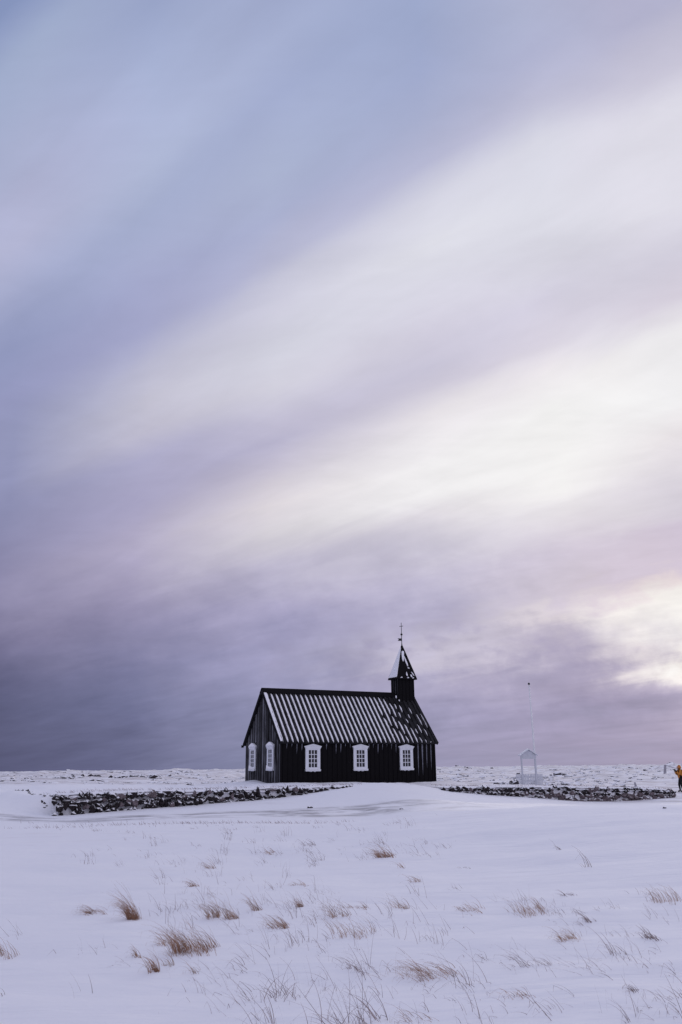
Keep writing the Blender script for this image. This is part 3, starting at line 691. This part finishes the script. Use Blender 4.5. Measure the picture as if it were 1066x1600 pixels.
# ---------------------------------------------------------------- gate, flagpole and things round them
GP = at(828, 1221, 60); gzb = gz(GP[0], GP[1])
gate = empty('lych_gate', (GP[0], GP[1], gzb), .12); tag(gate, 'small white roofed gateway with picket gate behind the right hand wall', 'gate')
zz = lambda rel: rel + CAM_Z - gzb
for u in (-.47,.47): B().box(u-.045,u+.045,-.05,.05,-.3,zz(.45)).build('post', M['gate_white'], gate)
B().box(-.52,.52,-.07,.07,zz(.45)+.001,zz(.72)).build('lintel', M['gate_white'], gate)
B().prism([(-.50,zz(.722)),(.50,zz(.722)),(0,zz(1.04))],-.065,.065).build('pediment', M['gate_white'], gate)
for sgn in (-1,1):
    a = [(sgn*.62,zz(.66)),(sgn*.62,zz(.70)),(0,zz(1.11)),(0,zz(1.06))]
    B().prism(a if sgn > 0 else a[::-1],-.22,.22).build('roof_slope', M['white'], gate)
def picket(xa, xb, y, n, top, parent, name):
    for k in range(n):
        u = xa+(xb-xa)*(k+.5)/n; w = (xb-xa)/n*.36
        B().prism([(u-w,-.25),(u+w,-.25),(u+w,top-.03),(u,top),(u-w,top-.03)],y-.012,y+.012).build(name, M['gate_white'], parent)
for xa, xb in ((-.425,-.01),(.01,.425)): picket(xa, xb, 0, 4, zz(-.49), gate, 'picket')
B().box(-.42,.42,.014,.05,zz(-.72),zz(-.65)).build('rail', M['gate_white'], gate); B().box(-.42,.42,.014,.05,zz(-.98),zz(-.91)).build('rail', M['gate_white'], gate)
for xa, xb, n in ((-.92,-.52,4),(.52,.92,4)): picket(xa, xb, .03, n, zz(-.50), gate, 'picket')
for xa, xb in ((-.92,-.52),(.52,.92)): B().box(xa,xb,.045,.08,zz(-.74),zz(-.67)).build('rail', M['gate_white'], gate)
FP = at(838, 1215, 64); fzb = gz(FP[0], FP[1])
flag = empty('flagpole', (FP[0], FP[1], fzb)); tag(flag, 'tall thin white flagpole without a flag behind the small gateway', 'flagpole')
ftop = 5.75+CAM_Z-fzb
B().tube([(0,0,-.3),(0,0,1.2),(-.02,0,ftop*.6),(-.05,0,ftop-.08)], [.075,.07,.052,.034], 10).build('shaft', M['pole'], flag, True)
B().ball((-.05,0,ftop-.02), .085, 8).build('finial', M['iron'], flag, True)
B().tube([(.08,-.03,.9),(-.01,-.05,ftop-.12)], .006, 5).build('halyard', M['pole'], flag)

def rock(name, px, py, Y, w, h, label, mat='lava_far', cat='rock', group=None, deep=.35, seed=0):
    p = at(px, py, Y); z = gz(p[0], p[1]); rr = random.Random(px*7+seed); bb = B()
    for q in range(8):
        v, f = ROCKS[rr.randrange(10)]; s = rr.uniform(.25,.75); dx_ = rr.uniform(-.75,.75)*w
        a = rr.uniform(0,6.3)
        bb.add([((x*math.cos(a)-y*math.sin(a))*w*.45*s+dx_, (x*math.sin(a)+y*math.cos(a))*w*.4*s+rr.uniform(-.2,.2)*w, (zc*.8+.1*x)*h*.8*s+h*(.4-deep)*s) for x,y,zc in v], f)
    o = bb.build(name, M[mat], None, loc=(p[0], p[1], z)); tag(o, label, cat, group); return o
gr = 'lava rocks on the snowy field'
rock('lava_rock', 803, 1216, 59, .45, .75, 'black rock standing just left of the white picket gate', 'lava')
rock('lava_rock', 866, 1214, 59, .9, .6, 'low snowy heap of lava stones just right of the white gate')
rock('lava_rock', 884, 1216, 58, .7, .5, 'second snowy heap of lava stones right of the white gate')
rock('lava_rock', 787, 1216, 58, 1.0, .5, 'grey snow dusted boulder left of the white picket gate')
for px, py, Y, w, h, lb in ((129,1204,150,2.0,1.5,'pointed dark rock on the skyline at far left'),(109,1212,95,1.8,.8,'flat dark rock below the skyline at far left'),
    (144,1208,120,1.8,.9,'dark rock right of the pointed skyline rock, far left'),(219,1216,80,1.7,.7,'wide dark rock nearest to the left wall top'),(226,1211,100,1.6,.8,'dark rock behind the wide one left of the church'),
    (203,1210,105,1.5,.7,'dark rock between two groups of rocks left of the church'),(184,1217,78,1.0,.6,'small dark rock just above the left wall'),(103,1219,74,1.2,.5,'dark rock low behind the corner of the left wall'),
    (876,1200,110,2.2,1.3,'broad dark rock on the skyline right of the white gateway'),(286,1203,150,2.6,1.5,'snowy rock mound on the skyline left of the church')):
    rock('lava_rock', px, py, Y, w, h, lb, 'lava_far', 'rock', gr)
# countless smaller stones of the lava field, one mass
bb = B(); rr = random.Random(11)
for _ in range(3600):
    Y = 50*math.exp(rr.random()**1.0*1.75); X = rr.uniform(-.42,.42)*Y
    s_ = (X-WA[0])*WD[0]+(Y-WA[1])*WD[1]; d_ = (X-WA[0])*WN[0]+(Y-WA[1])*WN[1]
    q = np.array([X,Y])-np.array([CX,CY]); lx, ly = q@CL_, q@CW_
    if d_ < 3.5 or (-1 < lx < 12 and -1.5 < ly < 7) or (Y < 62 and rr.random() < .85): continue
    if float(fbm(np.array([X*.13]), np.array([Y*.05]), 3)[0]) < -.05: continue
    w = rr.uniform(.08,.34)*(Y/80)**.6; h = w*rr.uniform(.4,.8); z = gz(X,Y); v, f = ROCKS[rr.randrange(10)]; a = rr.uniform(0,6.3)
    bb.add([((x*math.cos(a)-y*math.sin(a))*w*1.3+X, (x*math.sin(a)+y*math.cos(a))*w+Y, zc*h+z) for x,y,zc in v], f)
tag(bb.build('lava_rubble', M['lava_far']), 'scattered small dark lava stones poking from the snowy field', 'lava stones', kind='stuff')
# leaning slab with a sloping rail, far right
p = drop(1040, 1209, 62, 300); SY = p[1]; st = empty('wooden_stile', (p[0], p[1], gz(p[0], p[1]))); hz = 1194
tp = at(1041, 1194.5, SY); e2 = at(1056, 1200.5, SY); o_ = Vector(st.location)
tag(st, 'grey leaning board with a sloping rail beside the person', 'stile')
h = tp[2]-o_.z
k_ = SY/1411                                  # metres per photo pixel out there
B().prism([(-3.2*k_,-.2),(.8*k_,-.2),(2.6*k_,h-.1),(1.8*k_,h),(-.4*k_,h-.05)],-.08,.08).build('leaning_board', M['greywood'], st)
B().tube([(1.2*k_,0,h-.06),(e2[0]-o_.x,.02,e2[2]-o_.z),(e2[0]-o_.x+3*k_,.04,e2[2]-o_.z-.12)], .045, 6).build('rail', M['greywood'], st)
p = at(993, 1222, 58); B().tube([(0,0,-.2),(0,0,.18),(-.05,0,.42)], [.09,.08,.05], 7).build('stake', M['greywood'], None, loc=(p[0],p[1],gz(p[0],p[1])))
tag(bpy.data.objects['stake'], 'short grey stake poking out of the snow behind the right wall', 'stake')
for px, py, lb, w in ((1038,1263,'tiny dark stone on the bare snow below the right end of the wall',.05),(627,1266,'small dark clod on the track below the church',.10),(484,1263,'dark twig like clod on the track left of centre',.12)):
    x_, y_, z_ = drop(px, py); v, f = ROCKS[3]
    tag(obj('clod', [(a*w*1.2, b*w, c*w*.9+w*.3) for a,b,c in v], f, M['lava'], None, loc=(x_,y_,z_)), lb, 'stone')

# ---------------------------------------------------------------- person at the right edge, facing left
def skin_mesh(name, joints, edges, mat, parent, sub=2):
    """one continuous figure grown round a skeleton: joints {name: (x,y,z,rx,ry)}"""
    ks = list(joints); me = bpy.data.meshes.new(name)
    me.from_pydata([joints[k][:3] for k in ks], [(ks.index(a), ks.index(b)) for a, b in edges], []); me.update()
    o = bpy.data.objects.new(name, me); link(o, parent); me.materials.append(mat)
    m_ = o.modifiers.new('skin', 'SKIN'); m_.use_smooth_shade = True
    for k, sv in zip(ks, me.skin_vertices[0].data): sv.radius = joints[k][3:5]; sv.use_root = (k == ks[0])
    s_ = o.modifiers.new('sub', 'SUBSURF'); s_.levels = sub; s_.render_levels = sub
    return o
PX = at(1066, 1238, 61.0); pz = gz(PX[0], PX[1])
per = empty('person', (PX[0], PX[1], pz), 0); tag(per, 'person in hooded mustard jacket and dark trousers at the right edge, hands raised', 'person')
j = {'pelvis':(0,0,.92,.15,.13),'waist':(0,0,1.08,.14,.12),'chest':(-.02,0,1.28,.16,.14),'neck':(-.03,0,1.46,.06,.06),'head':(-.06,0,1.58,.085,.085),'crown':(-.05,0,1.68,.07,.07),
 'hipL':(0,-.1,.86,.10,.10),'kneeL':(-.03,-.11,.49,.075,.075),'ankL':(.04,-.11,.09,.055,.055),'toeL':(-.13,-.11,.04,.05,.035),
 'hipR':(0,.1,.86,.10,.10),'kneeR':(-.10,.11,.49,.075,.075),'ankR':(-.06,.11,.09,.055,.055),'toeR':(-.23,.11,.04,.05,.035),
 'shL':(0,-.19,1.38,.075,.075),'elL':(-.14,-.24,1.12,.055,.055),'wrL':(-.30,-.12,1.36,.042,.042),
 'shR':(0,.19,1.38,.075,.075),'elR':(-.14,.24,1.12,.055,.055),'wrR':(-.30,.12,1.38,.042,.042)}
ed = [('pelvis','waist'),('waist','chest'),('chest','neck'),('neck','head'),('head','crown'),('pelvis','hipL'),('hipL','kneeL'),('kneeL','ankL'),('ankL','toeL'),('pelvis','hipR'),('hipR','kneeR'),('kneeR','ankR'),('ankR','toeR'),
  ('chest','shL'),('shL','elL'),('elL','wrL'),('chest','shR'),('shR','elR'),('elR','wrR')]
body = skin_mesh('body', j, ed, M['black'], per)
jj = {'p':(0,0,.84,.19,.17),'w':(0,0,1.06,.175,.155),'c':(-.01,0,1.30,.19,.165),'n':(-.01,0,1.45,.10,.10),
  'shL':(.01,-.20,1.38,.095,.095),'elL':(-.14,-.25,1.12,.078,.078),'wrL':(-.27,-.14,1.32,.058,.058),'shR':(.01,.20,1.38,.095,.095),'elR':(-.14,.25,1.12,.078,.078),'wrR':(-.27,.14,1.34,.058,.058)}
jk = skin_mesh('jacket', jj, [('p','w'),('w','c'),('c','n'),('c','shL'),('shL','elL'),('elL','wrL'),('c','shR'),('shR','elR'),('elR','wrR')], M['jacket'], per)
skin_mesh('hood', {'a':(.02,0,1.47,.10,.11),'b':(0,0,1.58,.125,.125),'c':(-.01,0,1.69,.105,.105),'d':(-.02,0,1.745,.05,.05)}, [('a','b'),('b','c'),('c','d')], M['jacket'], jk)
# face: profile with nose, brow, chin
fa = B().ball((0,0,0), 1, 10); obj('face', [(-.10+v[0]*.075, v[1]*.072, 1.585+v[2]*.10) for v in fa.V], fa.F, M['skin'], per, True)
obj('nose', [(-.168,-.018,1.565),(-.168,.018,1.565),(-.20,0,1.568),(-.170,0,1.615)], [(0,2,1),(0,3,2),(1,2,3),(0,1,3)], M['skin'], per)
for u in (-.03,.03): B().ball((-.163,u,1.605), .012, 6).build('eye', M['black'], per, True)
B().tube([(-.168,-.025,1.535),(-.174,0,1.535),(-.168,.025,1.535)], .008, 5).build('mouth', M['hair'], per)
# gloved hands: palm with four fingers and a thumb closing on the camera
for sg, hx, hy, hz_ in ((-1,-.32,-.10,1.40),(1,-.32,.10,1.42)):
    hj = {'wr':(hx+.05,hy+.03*sg,hz_-.06,.035,.035),'pa':(hx,hy,hz_,.042,.03)}; he = [('wr','pa')]
    for q in range(4):
        dz_ = .035-.024*q; ln_ = (.9,1,.95,.75)[q]
        hj['k%d'%q] = (hx-.035*ln_, hy-.005*sg, hz_+dz_+.02, .012,.012); hj['t%d'%q] = (hx-.055*ln_, hy-.045*sg*ln_, hz_+dz_+.025, .0095,.0095); he += [('pa','k%d'%q),('k%d'%q,'t%d'%q)]
    hj['b0'] = (hx+.02,hy-.03*sg,hz_+.03,.013,.013); hj['b1'] = (hx-.01,hy-.055*sg,hz_+.055,.011,.011); he += [('pa','b0'),('b0','b1')]
    skin_mesh('glove', hj, he, M['black'], per, 1)
# rucksack straps and pack
B().tube([(.02,-.13,1.47),(-.12,-.15,1.40),(-.17,-.15,1.24),(-.10,-.19,1.06),(.06,-.19,1.02)], .026, 6).build('strap', M['black'], per, True)
B().tube([(.02,.13,1.47),(-.12,.15,1.40),(-.17,.15,1.24),(-.10,.19,1.06),(.06,.19,1.02)], .026, 6).build('strap', M['black'], per, True)
pk = B().prism([(.12,.98),(.34,1.0),(.37,1.12),(.35,1.34),(.28,1.44),(.14,1.45)],-.15,.15).build('rucksack', M['black'], per)
mb = pk.modifiers.new('bevel', 'BEVEL'); mb.width = .05; mb.segments = 3
B().tube([(-.12,-.225,1.10),(.02,-.20,.98),(.10,-.185,.92)], [.02,.035,.02], 6).build('pocket', M['black'], jk)
ph = B().box(-.34,-.29,-.065,.065,1.40,1.47).add(*(lambda b: (b.V, b.F))(B().tube([(-.345,0,1.432),(-.42,0,1.435)], [.032,.034], 10))).build('camera_body', M['black'], None)
ph.name = 'handheld_camera'; ph.location = per.location; tag(ph, 'small black camera held up by the person in the mustard jacket', 'camera')

# ---------------------------------------------------------------- dry grass
def blade(bb, p, h, lean, bend, yaw, w, seg=5, kink=None):
    """a flat tapering stalk that leans downwind and nods at its tip"""
    x, y, z = p; cx, cy = math.cos(yaw), math.sin(yaw); a = lean; st = h/seg; wy, wx = math.cos(yaw+1.2), -math.sin(yaw+1.2)
    VV = []
    for q in range(seg+1):
        ww = w*(1-.75*q/seg)
        VV += [(x-wx*ww, y-wy*ww, z), (x+wx*ww, y+wy*ww, z+ww*.6)]
        x += cx*math.sin(a)*st; y += cy*math.sin(a)*st; z += math.cos(a)*st; a += bend/seg
        if kink is not None and q == kink[0]: a += kink[1]
    bb.add(VV, [(2*q,2*q+1,2*q+3,2*q+2) for q in range(seg)])
def tuft(px, py, wpx, hpx, n, lean, bend, mat, label=None, seed=0, kinky=.1, thick=1.0, depth=.75):
    rr = random.Random(px*31+py+seed); x, y, z = drop(px, py); sc = 1411/y
    w = wpx/sc; h = hpx/sc; bb = B()
    cs = [(rr.uniform(-.43,.43), rr.gauss(0,.34)*depth, rr.uniform(.5,1.12), rr.gauss(0,.09)) for _ in range(max(4, int(n/8)))]
    for _ in range(int(n*(1.0 if mat == 'straw_dark' else .95))):
        c_ = rr.choice(cs); u = c_[0]+rr.gauss(0,.08); v = c_[1]+rr.gauss(0,.10); bx, by = u*w, v*w
        hh = h*c_[2]*rr.uniform(.25,1.3)/max(.45, math.cos(lean*.9)); yaw = math.pi + rr.gauss(0,.45)
        k = (rr.randrange(3,5), rr.uniform(.5,1.5)) if rr.random() < kinky else None
        blade(bb, (bx, by, gz(x+bx, y+by)-z-.02), hh, lean*.9+c_[3]+rr.gauss(0,.15), bend*rr.uniform(.5,2.4)+.45, yaw, (.0012+.00009*y)*thick*rr.uniform(.6,1.3), 6, k)
    o = bb.build('grass_tuft', M[mat], None, loc=(x,y,z))
    tag(o, label, 'grass tuft', 'dry grass tufts in the snow'); return o
TUFTS = [
 (150,1428,40,26,130,.9,.7,'straw_dark','low dense brown tuft blown flat, left of the tall dark tuft'),
 (210,1437,20,54,170,.45,.5,'straw_dark','tall dense dark tuft leaning left, nearest the left third'),
 (303,1488,62,50,300,.40,.6,'straw_dark','largest clump of brown grass in the left foreground'),
 (268,1475,36,40,60,.45,.7,'straw','thin brown stalks on the left flank of the largest clump'),
 (215,1495,18,26,40,.3,.6,'straw','small upright tuft left below the largest clump'),
 (242,1518,16,34,80,.2,.5,'straw_dark','narrow dark tuft below left of the largest clump'),
 (264,1508,26,30,34,.3,.7,'straw','loose stalks right of the narrow dark tuft'),
 (300,1518,30,30,22,.5,.9,'straw','sparse bent stalks right below the largest clump'),
 (16,1494,34,44,46,.35,.6,'straw','loose brown tuft at the left edge of the picture'),
 (2,1556,18,32,16,.2,.5,'straw_grey','few stalks in the bottom left edge'),
 (328,1357,26,22,40,.7,.5,'straw','small leaning tuft high in the left middle snow'),
 (308,1385,18,18,40,.7,.5,'straw_dark','short dark tuft under the small leaning one'),
 (336,1433,28,36,90,.4,.6,'straw','thick brown tuft, left of a matching pair'),
 (364,1436,26,38,90,.4,.6,'straw','thick brown tuft, right of a matching pair'),
 (402,1423,18,38,55,.4,.6,'straw','slim tuft right of the pair of thick tufts'),
 (438,1450,42,28,100,.8,.5,'straw_dark','long flattened tuft leaning far left near the middle'),
 (424,1332,28,14,46,.6,.9,'straw','low tuft on the far snow above the middle tufts'),
 (485,1322,22,16,22,.7,.5,'straw_grey','faint tuft close below the track, centre'),
 (603,1339,30,26,160,.75,.5,'straw_dark','dense reddish brown tuft alone on the slope below the church'),
 (628,1356,18,20,20,.5,.6,'straw','wispy stalks right below the lone reddish tuft'),
 (660,1378,30,20,30,.5,1.2,'straw','arched stalks on the slope right of centre'),
 (634,1420,32,26,46,.5,.8,'straw','spread tuft alone right of centre'),
 (474,1384,36,18,40,.5,1.2,'straw','arched tuft left of centre'),
 (470,1417,14,22,60,.2,.4,'straw_dark','tiny dense dark tuft in the centre'),
 (535,1432,40,32,46,.6,.6,'straw','brown leaning stalks in the centre'),
 (562,1419,34,22,50,.6,.8,'straw','low tuft directly behind the central stalks'),
 (555,1462,66,34,80,.3,.5,'straw','wide upright row of stalks in the centre foreground'),
 (655,1520,70,42,60,.95,.7,'straw','lying brown stalks on the left of the wide foreground clump'),
 (690,1527,70,40,80,.85,.7,'straw_dark','wide dark foreground clump with long lying stalks'),
 (560,1520,34,34,28,.4,1.0,'straw_grey','bent stalks left of the wide foreground clump'),
 (590,1590,42,66,14,.55,.3,'straw_grey','few long straight stalks at the bottom centre'),
 (650,1592,60,46,30,.75,.8,'straw','arching stalks at the bottom, right of centre'),
 (430,1556,60,40,16,.7,.4,'straw_grey','crossed single stalks left of bottom centre'),
 (745,1422,48,18,80,.5,.7,'straw','low brown row of grass, left end of the right hand row'),
 (828,1428,56,30,110,.35,.8,'straw','brown grass in the middle of the right hand row'),
 (884,1467,44,32,80,.6,.7,'straw','leaning brown tuft below the right hand row'),
 (916,1440,30,24,40,.6,.6,'straw_grey','pale tuft at the right end of the row'),
 (835,1508,60,42,30,.85,.4,'straw_grey','long slanting stalks right of the foreground clump'),
 (822,1555,62,34,40,.75,1.2,'straw_dark','broken bent stalks in a heap at lower right'),
 (1005,1468,48,34,46,.5,.9,'straw_grey','loose pale tuft near the right edge'),
 (1045,1410,48,32,60,.25,.5,'straw','upright pale grass at the right edge'),
 (958,1490,26,36,14,.6,.5,'straw_grey','thin slanting stalks left of the loose pale tuft'),
 (1008,1550,36,20,26,.8,.6,'straw_grey','small flattened tuft at lower right'),
 (884,1399,36,18,24,.9,.4,'straw_grey','flat stalks above the right hand row'),
 (916,1355,22,30,10,.3,.3,'straw_grey','few upright stalks on the far right snow'),
 (733,1357,24,12,26,.7,1.1,'straw_grey','small arched tuft on the far snow right of centre'),
 (872,1328,12,14,12,.5,.6,'straw_grey','tiny tuft high on the right snow slope'),
 (1060,1560,26,32,10,.8,.4,'straw_grey','few stalks in the lower right edge'),
 (988,1598,26,34,8,.4,.3,'straw_grey','two or three stalks at the bottom right'),
]
for t in TUFTS: tuft(*t[:8], label=t[8], kinky=.5 if t[7] == 'straw_grey' else .42, thick=1.25 if t[7] == 'straw_grey' else 1.0)
# scattered single stalks and wisps that nobody could count
bb = B(); rr = random.Random(23)
def scatter(n, xa, xb, ya, yb, hmin, hmax, lean, thick=1.0):
    for _ in range(int(n*.75)):
        px, py = rr.uniform(xa, xb), rr.uniform(ya, yb)
        d = ray(px, py); Y = -1.68/d[2]*d[1]; x = d[0]*Y/d[1]; z = gz(x, Y)
        cy, cl_ = math.pi+rr.gauss(0,.7), lean+rr.gauss(0,.3); ch = rr.uniform(.5,1.15)
        for k in range(rr.choice((1,1,2,3,6,9,12))):
            bx, by = x+rr.gauss(0,.07), Y+rr.gauss(0,.12)
            blade(bb, (bx, by, gz(bx, by)-.02), rr.uniform(hmin, hmax)*ch, cl_+rr.gauss(0,.3), rr.uniform(.0,1.3), cy+rr.gauss(0,.5), (.0013+.00007*Y)*thick*rr.uniform(.5,1.3), 6, (rr.randrange(1,4), rr.uniform(.6,2.0)) if rr.random() < .4 else None)
scatter(90, 250, 520, 1340, 1450, .12, .35, .5)
scatter(70, 420, 720, 1390, 1480, .12, .35, .5)
scatter(85, 380, 760, 1480, 1600, .15, .42, .8, 1.1)
scatter(55, 760, 1066, 1400, 1500, .10, .3, .6)
scatter(48, 720, 1066, 1490, 1600, .10, .34, .8)
scatter(16, 190, 380, 1480, 1560, .1, .3, .7)
scatter(170, 120, 720, 1300, 1350, .10, .28, .5)
scatter(8, 0, 200, 1440, 1560, .1, .25, .6)
for _ in range(1100):                                # fringe along the near side of the track
    px = rr.uniform(-10, 560)**1.0; py = 1292 - px*.020 + rr.gauss(0,4.5); d = ray(px, py); Y = -1.72/d[2]*d[1]; x = d[0]*Y/d[1]
    if float(fbm(np.array([x*.45]), np.array([Y*.6]), 3)[0]) < .02: continue
    blade(bb, (x, Y, gz(x, Y)-.03), rr.uniform(.05,.17), .5+rr.gauss(0,.3), rr.uniform(.1,.9), math.pi+rr.gauss(0,.6), .006, 4)
for _ in range(3000):                               # dead turf hanging along the wall top and round the yard
    s = rr.uniform(0, WL); d_ = rr.choice((rr.uniform(-.3,.1), rr.uniform(.3,3.0))); p = WA+WD*s+WN*d_
    z = float(wall_top(s))+.02 if d_ < .3 else gz(*p)-.02
    if s_mid0+.5 < s < s_mid1-.5 and d_ < .3: continue
    blade(bb, (p[0], p[1], z), rr.uniform(.06,.16), .9+rr.gauss(0,.3), rr.uniform(.1,.9), math.pi+rr.gauss(0,.6), .007, 3)
tag(bb.build('dry_grass', M['straw_grey']), 'sparse single stalks of dry grass poking through the snow', 'grass', kind='stuff')
